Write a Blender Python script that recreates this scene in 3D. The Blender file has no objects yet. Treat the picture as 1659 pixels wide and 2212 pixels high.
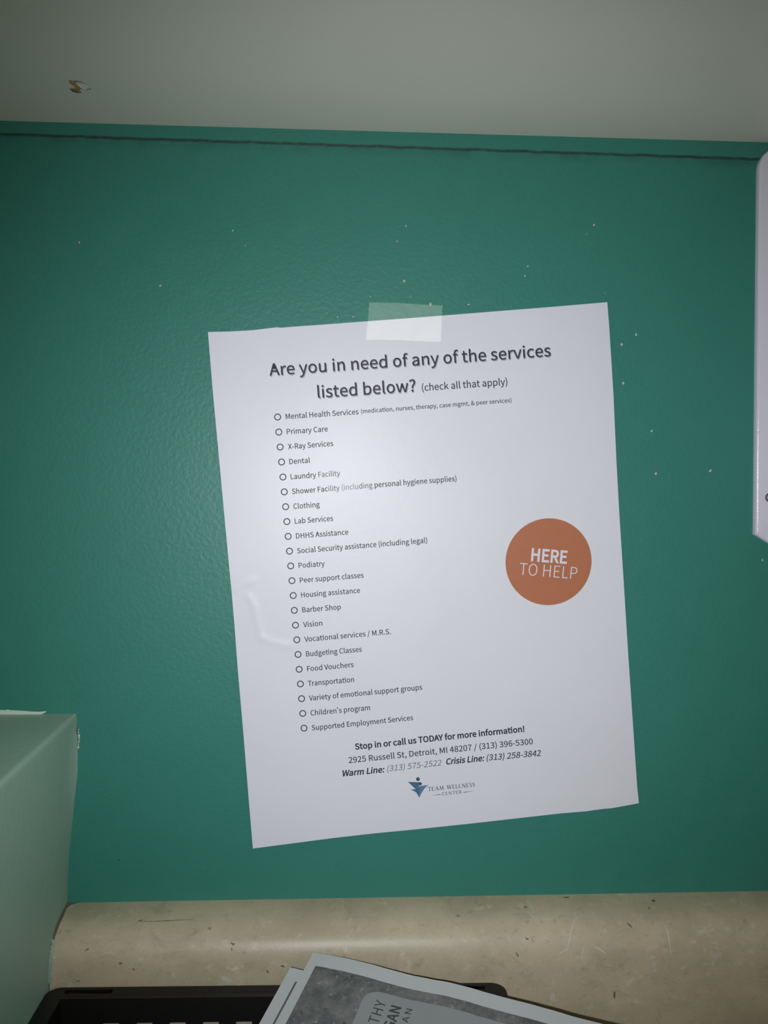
import bpy, bmesh, json, math, random
from mathutils import Vector, Matrix
from mathutils.geometry import tessellate_polygon
random.seed(7)
S = bpy.context.scene
COL = S.collection
MM = 0.001
ZO = 1.252                      # camera height above the floor, metres

def V(x, y, z):                 # millimetres about the camera's foot on the wall -> metres
    return Vector((x*MM, y*MM, z*MM + ZO))

# ------------------------------------------------------------------ camera, light, exposure
CAM_AXES = [[0.9987957, -0.0058323, -0.0487147], [-0.0483603, 0.0503708, -0.9975591], [0.0082719, 0.9987136, 0.0500281]]
CAM_DIST = 447.919

cd = bpy.data.cameras.new('camera'); cam = bpy.data.objects.new('camera', cd); COL.objects.link(cam)
cd.sensor_fit = 'VERTICAL'; cd.sensor_height = 24; cd.lens = 24*1790/2212; cd.clip_start = 0.01
m3 = Matrix(CAM_AXES)
cam.matrix_world = Matrix.Translation(V(0, -CAM_DIST, 0)) @ m3.to_4x4()
S.camera = cam

w = bpy.data.worlds.new('room_air'); S.world = w; w.use_nodes = True
w.node_tree.nodes['Background'].inputs[0].default_value = (1.0, 0.97, 0.72, 1)
w.node_tree.nodes['Background'].inputs[1].default_value = 0.12

ld = bpy.data.lights.new('phone_flash', 'SPOT'); flash = bpy.data.objects.new('phone_flash', ld); COL.objects.link(flash)
ld.energy = 6.6; ld.color = (0.955, 0.975, 1.05); ld.spot_size = math.radians(88); ld.spot_blend = 1.0
ld.shadow_soft_size = 0.003
flash.matrix_world = Matrix.Translation(V(0, -CAM_DIST, 0) + m3 @ Vector((-0.012, -0.015, 0.0))) @ \
    (m3 @ Matrix.Rotation(math.radians(-4), 3, 'Y') @ Matrix.Rotation(math.radians(-1.8), 3, 'X')).to_4x4()

vs = S.view_settings
S.display_settings.display_device = 'sRGB'
vs.view_transform = 'Standard'; vs.look = 'None'; vs.gamma = 1; vs.exposure = 0.0; vs.use_curve_mapping = False

D = json.loads(r'''{"T":[[-72.39,72.56],[-61.68,72.97],[-55.1,73.42],[-48.26,73.97],[-38.97,75.25],[-35.79,75.66],[-34.07,75.42],[-25.49,76.25],[-10.99,77.47],[8.75,79.29],[33.27,81.5],[58.41,83.89],[85.94,86.54],[110.84,88.9],[128.77,90.7],[141.95,92.03]],"R":[[141.95,92.03],[143.25,79.05],[146.32,43.16],[148.94,5.69],[151.51,-25.93],[154.38,-58.44],[157.88,-99.68],[161.77,-142.62],[164.65,-175.45],[165.81,-184.56]],"L":[[-72.39,72.56],[-70.02,42.6],[-67.38,13.91],[-64.49,-17.72],[-61.42,-51.35],[-60.1,-65.13],[-58.48,-84.5],[-56.91,-106.74],[-53.68,-144.94],[-50.42,-184.78],[-48.53,-207.31]],"B":[[-48.53,-207.31],[-24.9,-204.53],[-4.15,-202.06],[18.33,-199.78],[40.46,-197.86],[69.65,-195.09],[95.5,-192.48],[121.48,-189.83],[135.7,-188.82],[145.16,-187.56],[150.21,-187.23],[165.81,-184.56]],"head":[["Are you in need of any of the services",[-39.86,50.06],[111.63,62.64],"H",0,0],["listed below?",[-14.12,38.57],[38.54,42.77],"H",0,0]],"sub":[["(check all that apply)",[41.81,42.94],[88.25,46.82],"C",0,0]],"items":[[[-35.55,28.09],["Mental Health Services",[-31.16,27.03],[7.77,30.07],"L",0,0],["(medication, nurses, therapy, case mgmt, & peer services)",[9.08,30.53],[90.6,37.51],"M",0,0]],[[-34.87,20.08],["Primary Care",[-30.55,18.97],[-8.64,20.75],"L",0,0]],[[-34.14,12.08],["X-Ray Services",[-29.87,10.96],[-5.7,12.98],"L",0,0]],[[-33.38,4.09],["Dental",[-29.18,2.94],[-18.09,3.9],"L",0,0]],[[-32.62,-3.94],["Laundry Facility",[-28.41,-5.1],[-1.86,-2.95],"L",0,[[8,16,1]]]],[[-31.89,-11.91],["Shower Facility (including personal hygiene supplies)",[-27.72,-13.08],[61.17,-5.36],"L",0,[[10,15,1],[16,22,2],[22,26,1]]]],[[-31.15,-19.9],["Clothing",[-26.88,-21.07],[-12.77,-19.89],"L",0,0]],[[-30.46,-27.9],["Lab Services",[-26.17,-29.03],[-5.54,-27.35],"L",0,0]],[[-29.75,-35.87],["DHHS Assistance",[-25.47,-37.06],[2.7,-34.68],"L",0,0]],[[-29.03,-43.88],["Social Security assistance (including legal)",[-24.8,-45.07],[45.59,-39.02],"L",0,0]],[[-28.34,-51.89],["Podiatry",[-24.03,-53.0],[-9.94,-51.89],"L",0,0]],[[-27.65,-59.9],["Peer support classes",[-23.33,-61.05],[11.17,-58.16],"L",0,0]],[[-26.95,-67.96],["Housing assistance",[-22.63,-69.06],[9.25,-66.48],"L",0,0]],[[-26.33,-76.06],["Barber Shop",[-21.98,-77.19],[-1.1,-75.52],"L",0,0]],[[-25.68,-84.15],["Vision",[-21.45,-85.24],[-11.06,-84.36],"L",0,0]],[[-24.93,-92.15],["Vocational services / M.R.S.",[-20.77,-93.25],[26.21,-89.05],"L",0,0]],[[-24.26,-100.17],["Budgeting Classes",[-19.82,-101.3],[10.43,-98.73],"L",0,0]],[[-23.63,-108.33],["Food Vouchers",[-19.21,-109.44],[6.02,-107.13],"L",0,0]],[[-22.93,-116.4],["Transportation",[-18.73,-117.52],[6.3,-115.35],"L",0,0]],[[-22.25,-124.52],["Variety of emotional support groups",[-18.12,-125.64],[43.72,-119.8],"L",0,0]],[[-21.59,-132.65],["Children\u2019s program",[-17.26,-133.83],[15.16,-130.92],"L",0,0]],[[-20.89,-140.8],["Supported Employment Services",[-16.6,-142.04],[38.87,-136.65],"L",0,0]]],"foot":[[["Stop in or call us TODAY for more information!",[7.05,-152.81],[100.73,-143.65],"F",1,0]],[["2925 Russell St, Detroit, MI 48207 / (313) 396-5300",[3.59,-160.29],[105.51,-150.63],"F",0,0]],[["Warm Line:",[0.49,-167.59],[23.44,-165.49],"F",3,0],["(313) 575-2522",[24.89,-165.17],[54.83,-162.13],"F",4,0],["Crisis Line:",[57.41,-161.66],[78.63,-159.82],"F",3,0],["(313) 258-3842",[79.87,-159.73],[110.13,-157.16],"F",2,0]]],"lg":{"dot":[41.79,-169.59],"hi":[42.26,-168.97],"sh":[[[36.17,-171.07],[38.98,-171.23],[42.55,-171.34],[43.26,-171.28],[43.69,-171.84],[43.53,-172.5],[42.89,-173.15],[42.08,-173.37],[41.45,-174.35],[40.81,-175.33],[39.5,-174.2],[38.03,-172.77]],[[37.8,-175.56],[39.35,-175.25],[40.64,-175.13],[41.28,-174.22],[42.08,-173.37],[42.44,-173.64],[42.54,-176.93],[42.57,-179.96],[41.98,-178.9],[41.15,-177.41],[40.01,-176.41],[38.87,-175.9]],[[42.44,-173.64],[43.87,-173.39],[45.81,-173.15],[47.82,-172.94],[46.63,-173.68],[45.5,-174.82],[44.39,-176.46],[43.53,-177.93],[42.64,-179.96],[42.51,-176.93]]],"t1":[[47.47,-176.46],[73.48,-174.13]],"t2":[[55.23,-178.91],[66.19,-177.81]],"ln":[[[49.12,-178.88],[54.41,-178.28]],[[72.8,-176.66],[67.07,-177.33]]]},"bd":[[112.45,-49.27],[136.34,-49.2]],"bt":[[[102.54,-48.73],[122.52,-50.15],[103.03,-41.95]],[[96.18,-56.44],[128.19,-58.85],[96.6,-49.73]]],"tape":[[13.11,89.55],[52.32,89.03],[51.56,69.6],[11.53,69.71]],"ridge":[[[-58.12,-65.12],[-54.65,-61.86],[-48.95,-59.59]],[[-50.69,-68.89],[-47.7,-74.42],[-46.21,-81.48],[-44.46,-88.55],[-43.71,-91.08]],[[-43.71,-91.08],[-38.97,-93.36],[-33.23,-94.64],[-28.98,-95.41]]],"specks":[[-59.28,125.9,0.72,0.8],[-52.72,118.09,0.53,0.5],[32.35,130.35,0.67,0.8],[27.72,122.23,0.72,0.5],[31.63,101.33,0.96,0.7],[13.61,92.68,0.6,0.5],[45.94,89.34,0.96,0.9],[66.43,89.46,0.72,0.8],[4.53,82.0,0.72,0.6],[-3.87,81.61,0.6,0.5],[133.89,133.11,0.96,0.7],[129.94,128.35,0.48,0.4],[98.25,110.48,0.77,0.8],[96.82,105.29,0.77,0.7],[140.51,96.73,0.48,0.4],[158.36,74.91,0.96,0.9],[150.55,69.55,1.01,0.9],[151.81,48.55,0.91,0.9],[168.36,22.82,0.84,0.8],[171.27,-0.46,0.96,0.9],[201.59,1.32,1.08,0.8],[232.68,-48.03,0.84,0.7],[-97.36,96.45,0.84,0.6],[-139.19,117.94,0.77,0.6],[35.19,93.32,0.48,0.5]],"scr":[[-135.83,-136.41,2.4,0.4],[-131.66,-137.2,1.92,0.4],[-128.5,-141.53,1.2,0.4],[-124.06,-141.56,1.44,0.4],[-120.85,-141.33,1.92,0.5],[-135.42,-144.53,0.96,0.24],[-129.25,-142.8,0.96,0.30000000000000004],[-133.9,-139.97,0.72,0.24],[-121.87,-144.63,0.96,0.24],[-126.05,-144.09,1.2,0.2],[-131.57,-127.58,0.72,0.4]],"dark":[-121.15,-213.0],"patch":[[-189.49,-129.52],[-183.42,-129.81],[-180.01,-129.95],[-179.28,-129.58],[-178.07,-129.96],[-172.47,-130.25],[-166.38,-130.79],[-162.72,-130.94],[-158.57,-130.58],[-159.8,-131.58],[-162.01,-132.45],[-165.19,-132.94],[-168.85,-132.92],[-173.73,-133.26],[-189.55,-133.79]],"boxe":[[-143.16,-132.44],[-142.96,-136.87],[-143.25,-141.43],[-142.69,-147.01],[-142.64,-153.36],[-142.74,-163.53],[-143.81,-172.44],[-144.89,-181.36],[-146.27,-195.42],[-147.91,-210.8],[-148.67,-223.67],[-148.9,-233.99]],"wave":[[0.0,-0.05],[10.8,0.92],[21.5,1.42],[31.9,1.42],[42.3,1.0],[52.5,0.77],[62.6,1.29],[72.5,2.05],[82.3,1.98],[92.0,1.42],[101.5,1.17],[111.0,1.15],[120.3,0.8],[134.8,0.0]],"P0":[-14.43,-28.57,-250.0],"e1":[0.9413,-0.3324,-0.0586],"e2":[-0.3375,-0.927,-0.1635],"eN":[0.0,-0.1736,0.9848],"marks":[[1,0.45,[[130.1,4.541],[124.81,6.306],[121.97,8.06],[120.67,9.283],[119.3,10.496],[113.49,11.152]]],[1,0.4,[[172.41,6.79],[174.1,8.058],[174.23,9.861],[174.69,11.718]]],[1,0.35,[[133.72,10.21],[136.82,10.698],[140.18,11.213]]],[1,0.35,[[128.34,9.945],[127.07,11.107],[125.98,12.017]]],[2,0.7,[[153.14,6.841],[154.33,7.254],[155.6,7.57]]],[1,0.3,[[156.01,7.032],[157.03,7.347],[156.04,7.65]]],[2,0.6,[[123.42,1.199],[125.12,1.359],[127.31,1.235]]],[2,0.5,[[91.65,10.834],[92.6,11.063],[93.07,11.37]]],[2,0.4,[[97.07,8.838],[97.99,9.047],[99.2,9.115]]],[2,0.5,[[-57.38,8.748],[-56.11,9.026],[-54.93,8.967]]],[2,0.35,[[-56.75,9.389],[-56.45,9.695],[-56.64,9.938]]],[2,0.35,[[-131.54,9.558],[-130.48,9.321],[-129.36,9.206]]],[2,0.3,[[-106.85,11.711],[-106.13,11.814],[-105.42,11.867]]],[2,0.4,[[-107.25,4.795],[-106.11,4.714],[-104.73,4.635]]],[2,0.18,[[-105.48,4.894],[-97.05,4.862],[-87.45,4.748],[-77.81,4.634]]],[2,0.4,[[143.82,13.726],[144.32,13.742],[145.07,13.743]]],[2,0.4,[[-31.22,11.743],[-30.02,11.798],[-29.06,11.903]]],[2,0.4,[[-38.57,12.224],[-37.85,12.312],[-37.14,12.401]]],[1,0.45,[[109.97,13.798],[111.43,13.741],[112.92,13.758]]]],"lsc":[[[-39.79,-244.13],[-46.04,-245.01],0.1],[[-44.36,-249.8],[-49.94,-252.32],0.22],[[-31.06,-253.3],[-35.73,-256.18],0.12],[[-29.38,-164.78],[-30.12,-167.34],0.15],[[-26.6,-180.06],[-28.03,-183.04],0.1]],"cam":[[0.9987957,-0.0058323,-0.0487147],[-0.0483603,0.0503708,-0.9975591],[0.0082719,0.9987136,0.0500281]],"camD":447.919}''')
GLYPHS = json.loads(r'''{"!":[452,[[182,310,270,310,287,903,290,1049,161,1049,164,903],[225,-18,291,9,318,78,291,150,225,176,160,150,133,78,160,9]]],"&":[952,[[363,-18,526,14,658,99,781,25,895,-18,929,88,737,186,842,359,916,553,797,553,736,389,653,251,511,385,392,539,503,625,589,723,623,843,599,948,531,1019,422,1045,298,1013,216,927,186,804,204,687,254,563,112,439,50,266,90,119,200,19],[574,167,480,106,378,84,274,108,202,173,175,273,213,382,305,473,429,312],[345,623,296,805,330,912,423,955,497,920,520,840,467,722]]],"(":[473,[[335,-275,413,-239,279,83,235,436,279,786,413,1109,335,1146,183,815,129,436,183,55]]],")":[473,[[139,-275,290,55,345,436,290,815,139,1146,59,1109,194,786,239,436,194,83,59,-239]]],",":[389,[[105,-266,255,-150,310,27,281,137,202,176,134,153,105,87,133,21,199,-3,214,-1,176,-113,74,-190]]],"-":[486,[[64,343,423,343,423,441,64,441]]],".":[389,[[195,-18,260,9,287,78,260,150,195,176,129,150,102,78,129,9]]],"/":[549,[[15,-251,109,-251,528,1112,436,1112]]],"0":[777,[[389,-18,559,41,669,219,709,517,669,812,559,987,389,1045,219,987,109,812,70,517,109,219,219,41],[389,85,287,130,218,271,193,517,218,761,287,900,389,944,492,900,560,761,585,517,560,271,492,130]]],"1":[777,[[123,0,686,0,686,106,480,106,480,1027,382,1027,169,954,169,873,353,873,353,106,123,106]]],"2":[777,[[62,0,707,0,707,111,423,111,255,101,467,323,607,536,658,744,621,903,518,1007,359,1045,189,1004,56,895,130,822,227,907,343,941,449,915,512,843,532,738,482,550,327,333,62,76]]],"3":[777,[[368,-18,536,17,654,117,699,275,669,398,592,486,482,535,482,542,614,633,664,789,625,927,519,1014,364,1045,206,1010,78,923,147,842,245,914,360,941,487,897,534,779,507,679,418,609,249,583,249,485,438,459,539,387,569,279,542,177,469,111,360,88,212,124,106,206,41,123,170,25]]],"4":[777,[[476,0,597,0,597,283,734,283,734,385,597,385,597,1027,455,1027,28,367,28,283,476,283],[476,385,161,385,395,735,478,887,483,887,476,700]]],"5":[777,[[367,-18,531,23,654,143,703,333,660,519,549,627,394,661,239,620,266,917,653,917,653,1027,154,1027,120,548,189,504,271,549,360,564,472,536,546,457,573,331,543,201,465,118,354,88,205,123,102,202,38,118,168,24]]],"6":[777,[[422,-18,569,24,676,140,717,315,682,495,583,602,431,637,309,605,199,514,238,766,333,900,464,940,553,918,626,861,699,940,597,1015,458,1045,271,990,133,813,78,490,124,208,245,38],[202,412,308,513,410,542,514,514,575,436,595,315,572,193,510,112,422,83,310,121,236,232]]],"7":[777,[[277,0,410,0,442,356,530,656,711,950,711,1027,69,1027,69,917,567,917,406,642,316,349]]],"8":[777,[[392,-18,561,17,672,112,713,246,660,415,541,517,541,524,631,625,676,772,642,912,546,1007,395,1042,251,1009,151,918,113,782,155,642,252,545,252,539,123,430,64,255,107,114,223,17],[462,557,348,610,263,680,230,782,276,901,394,947,521,894,567,765,540,656],[394,77,283,102,206,169,178,266,218,399,319,499,455,439,553,364,591,251,537,126]]],"9":[777,[[329,-18,511,39,648,223,702,557,656,829,533,991,356,1045,209,1003,102,887,62,711,97,534,195,426,345,389,471,423,581,514,540,262,448,128,325,88,230,109,151,167,81,87,185,12],[580,622,473,516,366,485,264,513,203,592,182,711,205,835,268,916,357,945,470,908,545,800]]],":":[389,[[195,546,260,573,287,644,260,715,195,742,129,715,102,644,129,573],[195,-18,260,9,287,78,260,150,195,176,129,150,102,78,129,9]]],"?":[664,[[249,310,363,310,410,493,525,643,590,818,557,951,466,1037,328,1067,176,1031,60,938,133,871,216,937,314,961,427,917,465,810,402,660,290,510],[310,-18,376,9,403,78,376,150,310,176,245,150,218,78,245,9]]],"A":[852,[[6,0,136,0,235,314,611,314,709,0,846,0,497,1027,353,1027],[268,416,318,574,420,922,426,922,529,574,578,416]]],"B":[920,[[141,0,468,0,671,33,807,133,857,301,830,422,757,503,648,546,648,553,760,638,798,776,753,921,629,1002,445,1027,141,1027],[270,591,270,924,429,924,563,908,644,855,671,759,646,669,566,611,423,591],[270,104,270,490,450,490,603,471,697,410,730,305,696,191,601,125,450,104]]],"C":[894,[[528,-18,705,20,843,129,772,211,665,126,534,95,364,147,254,292,214,517,255,738,368,881,538,931,655,905,748,835,818,919,702,1006,536,1045,303,981,141,798,81,513,140,227,298,45]]],"D":[964,[[141,0,403,0,665,62,826,238,881,517,826,795,663,967,398,1027,141,1027],[270,106,270,922,387,922,588,875,708,738,748,517,708,295,588,155,387,106]]],"E":[825,[[141,0,748,0,748,111,270,111,270,485,660,485,660,595,270,595,270,917,732,917,732,1027,141,1027]]],"F":[773,[[141,0,270,0,270,461,662,461,662,570,270,570,270,917,732,917,732,1027,141,1027]]],"G":[965,[[545,-18,730,16,861,101,861,532,524,532,524,424,742,424,742,155,662,111,557,95,371,147,254,292,214,517,257,738,375,881,556,931,686,903,777,835,847,919,731,1005,552,1045,309,981,143,798,81,513,141,227,304,45]]],"H":[1020,[[141,0,270,0,270,485,749,485,749,0,880,0,880,1027,749,1027,749,597,270,597,270,1027,141,1027]]],"I":[410,[[141,0,270,0,270,1027,141,1027]]],"L":[761,[[141,0,720,0,720,111,270,111,270,1027,141,1027]]],"M":[1137,[[141,0,258,0,258,569,241,871,246,871,329,637,524,104,611,104,804,637,887,871,892,871,875,569,875,0,996,0,996,1027,840,1027,644,478,573,263,567,263,493,478,297,1027,141,1027]]],"N":[1013,[[141,0,263,0,263,539,248,860,254,860,364,648,738,0,871,0,871,1027,748,1027,748,493,766,168,759,168,648,380,273,1027,141,1027]]],"O":[1039,[[520,-18,748,47,902,232,958,517,902,800,748,981,520,1045,291,981,138,800,81,517,138,232,291,47],[520,95,358,148,252,294,214,517,252,738,358,881,520,931,681,881,787,738,825,517,787,294,681,148]]],"P":[887,[[141,0,270,0,270,409,440,409,638,443,770,547,818,725,769,903,636,998,434,1027,141,1027],[270,514,270,922,417,922,568,904,659,843,689,725,660,605,572,536,423,514]]],"R":[889,[[270,539,270,922,443,922,579,904,663,846,692,739,663,628,579,561,443,539],[704,0,850,0,590,450,711,504,792,600,821,739,774,909,648,999,462,1027,141,1027,141,0,270,0,270,436,455,436]]],"S":[835,[[426,-18,611,21,732,125,775,273,746,401,671,487,563,548,417,611,302,672,246,783,299,891,438,931,567,906,672,836,739,919,608,1010,438,1045,272,1010,157,914,115,773,148,647,227,563,324,510,471,445,593,377,643,262,617,174,543,116,427,95,273,130,144,223,67,133,225,23]]],"T":[839,[[354,0,485,0,485,917,796,917,796,1027,43,1027,43,917,354,917]]],"V":[805,[[329,0,479,0,805,1027,674,1027,508,471,409,132,403,132,304,471,137,1027,1,1027]]],"W":[1230,[[254,0,408,0,560,619,612,853,618,853,668,619,824,0,980,0,1192,1027,1069,1027,958,468,902,134,894,134,821,468,678,1027,559,1027,417,468,345,134,339,134,277,468,169,1027,36,1027]]],"X":[803,[[24,0,161,0,308,277,391,444,396,444,485,277,637,0,780,0,479,524,759,1027,623,1027,486,765,413,613,408,613,326,765,186,1027,43,1027,324,531]]],"Y":[744,[[307,0,436,0,436,398,745,1027,611,1027,479,737,375,511,370,511,269,737,136,1027,-1,1027,307,398]]],"a":[789,[[304,-18,438,14,556,91,560,91,571,0,676,0,676,468,650,633,564,741,413,780,244,747,115,681,164,592,268,648,392,674,488,646,536,575,549,482,284,429,132,337,83,197,112,81,190,7],[340,85,245,113,206,206,238,292,346,356,549,396,549,185,444,110]]],"b":[866,[[464,-18,626,30,747,170,794,392,759,597,657,732,492,780,366,749,252,674,258,810,258,1115,129,1115,129,0,231,0,242,78,248,78,354,8],[443,90,356,107,258,168,258,569,362,646,459,672,576,637,641,539,661,391,632,229,555,126]]],"c":[714,[[429,-18,560,7,675,77,619,164,538,110,440,88,317,125,234,226,204,380,236,533,320,635,444,672,525,654,595,606,660,690,566,753,438,780,256,733,124,596,73,380,120,164,247,29]]],"d":[868,[[388,-18,516,14,619,90,623,90,634,0,739,0,739,1115,611,1115,611,822,618,692,519,756,403,780,241,731,121,593,74,380,113,164,222,29],[416,90,302,124,231,224,206,381,236,534,315,635,426,672,518,654,611,592,611,193,516,115]]],"e":[776,[[437,-18,575,4,686,59,641,144,553,100,451,84,323,117,236,209,199,350,711,350,717,423,682,612,578,736,413,780,248,731,122,594,73,380,122,165,252,29],[197,441,237,570,315,650,416,678,518,651,582,571,605,441]]],"f":[455,[[46,657,150,657,150,0,277,0,277,657,438,657,438,761,277,761,277,881,304,993,385,1031,471,1010,499,1109,371,1133,247,1102,174,1016,150,882,150,761,46,754]]],"g":[790,[[385,-350,590,-313,723,-218,770,-87,741,16,652,75,506,94,356,94,251,117,223,176,237,229,272,268,384,241,526,273,625,365,662,506,645,596,601,662,756,662,756,761,492,761,384,780,242,747,139,653,99,508,130,387,199,304,199,298,142,241,115,157,134,81,183,32,183,25,101,-53,71,-147,112,-258,222,-326],[384,328,271,377,223,508,270,639,384,686,499,639,546,508,498,377],[403,-262,241,-226,183,-129,202,-63,261,0,359,-11,490,-11,605,-33,644,-108,579,-214]]],"h":[850,[[129,0,258,0,258,552,360,639,465,668,547,647,594,581,609,465,609,0,737,0,737,482,712,645,635,746,504,780,366,743,252,653,258,810,258,1115,129,1115]]],"i":[385,[[129,0,258,0,258,761,129,761],[193,917,255,941,279,1003,255,1062,193,1085,132,1062,109,1003,132,941]]],"k":[773,[[129,0,255,0,255,200,398,367,620,0,759,0,472,454,725,761,583,761,261,360,255,360,255,1115,129,1115]]],"l":[398,[[263,-18,338,-7,319,91,293,88,268,101,258,143,258,1115,129,1115,129,151,160,26]]],"m":[1297,[[129,0,258,0,258,552,357,639,448,668,528,647,574,581,590,465,590,0,717,0,717,552,818,639,909,668,989,647,1035,581,1050,465,1050,0,1178,0,1178,482,1153,645,1077,746,948,780,817,739,696,634,624,741,486,780,359,742,249,650,246,650,234,761,129,761]]],"n":[854,[[129,0,258,0,258,552,360,639,465,668,547,647,594,581,609,465,609,0,737,0,737,482,712,645,635,746,504,780,365,742,249,650,246,650,234,761,129,761]]],"o":[849,[[424,-18,598,29,726,164,776,380,726,596,598,733,424,780,250,733,123,596,73,380,123,164,250,29],[424,88,309,125,232,226,204,380,232,533,309,635,424,672,540,635,618,533,646,380,618,226,540,125]]],"p":[868,[[129,-321,258,-321,258,-63,254,70,359,4,464,-18,626,30,747,170,794,392,759,597,657,732,492,780,363,748,249,672,246,672,234,761,129,761],[443,90,356,107,258,168,258,569,362,646,459,672,576,637,641,539,661,391,632,229,555,126]]],"r":[543,[[129,0,258,0,258,489,348,625,448,665,522,653,546,763,465,780,346,737,249,622,246,622,234,761,129,761]]],"s":[655,[[328,-18,479,13,572,94,604,207,568,322,482,392,373,438,259,489,209,570,243,648,350,681,442,661,522,613,584,693,480,755,349,780,207,751,118,674,87,564,121,458,203,390,308,345,426,290,482,200,445,116,332,81,210,106,106,172,45,87,173,12]]],"t":[528,[[367,-18,508,10,483,106,396,85,304,124,279,231,279,657,486,657,486,761,279,761,279,975,172,975,158,761,38,754,38,657,151,657,151,235,171,102,239,14]]],"u":[850,[[352,-18,489,19,602,119,606,119,616,0,723,0,723,761,595,761,595,221,494,123,389,92,308,113,261,179,246,294,246,761,118,761,118,279,142,115,219,16]]],"v":[730,[[293,0,443,0,711,761,585,761,441,328,371,104,364,104,294,328,151,761,18,761]]],"w":[1123,[[249,0,398,0,506,408,557,629,564,629,616,410,725,0,881,0,1087,761,964,761,853,321,807,109,800,109,746,321,627,761,503,761,384,321,333,109,326,109,282,321,168,761,38,761]]],"y":[730,[[141,-328,271,-292,362,-199,426,-64,711,761,587,761,450,339,388,123,381,123,305,339,151,761,18,761,324,-1,307,-59,241,-176,136,-223,77,-210,52,-312]]],"\u2019":[390,[[81,839,111,786,232,886,286,1048,253,1143,175,1181,104,1152,80,1090,104,1026,168,1000,206,1011,172,916]]]," ":[314,[]]}''')

# ------------------------------------------------------------------ materials
class NT:
    def __init__(s, name):
        s.m = bpy.data.materials.new(name); s.m.use_nodes = True
        s.t = s.m.node_tree; s.b = s.t.nodes['Principled BSDF']
    def n(s, typ, **kw):
        nd = s.t.nodes.new(typ)
        for k, v in kw.items():
            if k.startswith('i_'):
                nd.inputs[k[2:].replace('_', ' ')].default_value = v
            else: setattr(nd, k, v)
        return nd
    def l(s, a, b): s.t.links.new(a, b)
    def math(s, op, a, b=None, c=None):
        nd = s.t.nodes.new('ShaderNodeMath'); nd.operation = op
        for i, v in enumerate((a, b, c)):
            if v is None: continue
            if isinstance(v, (int, float)): nd.inputs[i].default_value = v
            else: s.l(v, nd.inputs[i])
        return nd.outputs[0]
    def mrange(s, v, a, b, c=0.0, d=1.0, smooth=True):
        nd = s.t.nodes.new('ShaderNodeMapRange'); nd.interpolation_type = 'SMOOTHSTEP' if smooth else 'LINEAR'
        s.l(v, nd.inputs[0])
        for i, q in enumerate((a, b, c, d)): nd.inputs[i+1].default_value = q
        return nd.outputs[0]
    def mix(s, f, a, b, mode='MIX'):
        nd = s.t.nodes.new('ShaderNodeMix'); nd.data_type = 'RGBA'; nd.blend_type = mode
        if isinstance(f, (int, float)): nd.inputs[0].default_value = f
        else: s.l(f, nd.inputs[0])
        for i, v in ((6, a), (7, b)):
            if isinstance(v, tuple): nd.inputs[i].default_value = v if len(v) == 4 else (*v, 1)
            else: s.l(v, nd.inputs[i])
        return nd.outputs[2]
    def noise(s, scale, detail=3, rough=.55, vec=None, dist=0):
        nd = s.n('ShaderNodeTexNoise'); nd.inputs['Scale'].default_value = scale
        nd.inputs['Detail'].default_value = detail; nd.inputs['Roughness'].default_value = rough
        nd.inputs['Distortion'].default_value = dist
        s.l(vec if vec is not None else s.obj(), nd.inputs['Vector'])
        return nd.outputs['Fac']
    def obj(s):
        if not hasattr(s, '_o'): s._o = s.n('ShaderNodeTexCoord').outputs['Object']
        return s._o
    def bump(s, h, strength, dist=.001):
        nd = s.n('ShaderNodeBump'); nd.inputs['Strength'].default_value = strength; nd.inputs['Distance'].default_value = dist
        s.l(h, nd.inputs['Height']); s.l(nd.outputs[0], s.b.inputs['Normal'])
    def col(s, c):
        if isinstance(c, tuple): s.b.inputs['Base Color'].default_value = (*c, 1)
        else: s.l(c, s.b.inputs['Base Color'])
    def rough(s, r, spec=.5):
        s.b.inputs['Roughness'].default_value = r; s.b.inputs['Specular IOR Level'].default_value = spec

def plain(name, c, r=.5, spec=.5, var=0.0, scale=60, bump=0.0, bscale=400):
    t = NT(name); t.rough(r, spec)
    if var:
        f = t.noise(scale, 4)
        t.col(t.mix(f, tuple(q*(1-var) for q in c), tuple(min(1, q*(1+var)) for q in c)))
    else: t.col(c)
    if bump: t.bump(t.noise(bscale, 3), bump, .0006)
    return t.m

def wall_paint():
    t = NT('teal_wall_paint'); t.rough(.42, .32)
    base = t.mix(t.noise(9, 4), (.031, .182, .133), (.040, .208, .158))
    base = t.mix(t.mrange(t.noise(70, 5), .45, .8), base, (.038, .202, .152))
    xyz = t.n('ShaderNodeSeparateXYZ'); t.l(t.obj(), xyz.inputs[0])
    x, z = xyz.outputs[0], xyz.outputs[2]
    wob = t.math('MULTIPLY', t.math('SUBTRACT', t.noise(90, 4, .6), .5), .0016)
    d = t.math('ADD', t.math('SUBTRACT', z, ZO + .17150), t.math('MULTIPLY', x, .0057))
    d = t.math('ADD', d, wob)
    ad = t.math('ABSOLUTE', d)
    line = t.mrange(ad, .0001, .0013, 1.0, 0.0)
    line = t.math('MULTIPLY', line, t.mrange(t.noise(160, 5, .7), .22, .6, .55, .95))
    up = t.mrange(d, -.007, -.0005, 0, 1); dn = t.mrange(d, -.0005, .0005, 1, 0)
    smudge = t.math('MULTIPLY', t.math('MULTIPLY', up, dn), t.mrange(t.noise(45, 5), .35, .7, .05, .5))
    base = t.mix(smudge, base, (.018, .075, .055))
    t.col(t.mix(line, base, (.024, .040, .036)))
    h = t.math('ADD', t.noise(420, 2, .5), t.math('MULTIPLY', t.noise(1300, 2), .35))
    t.bump(h, .30, .0006)
    return t.m

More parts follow.
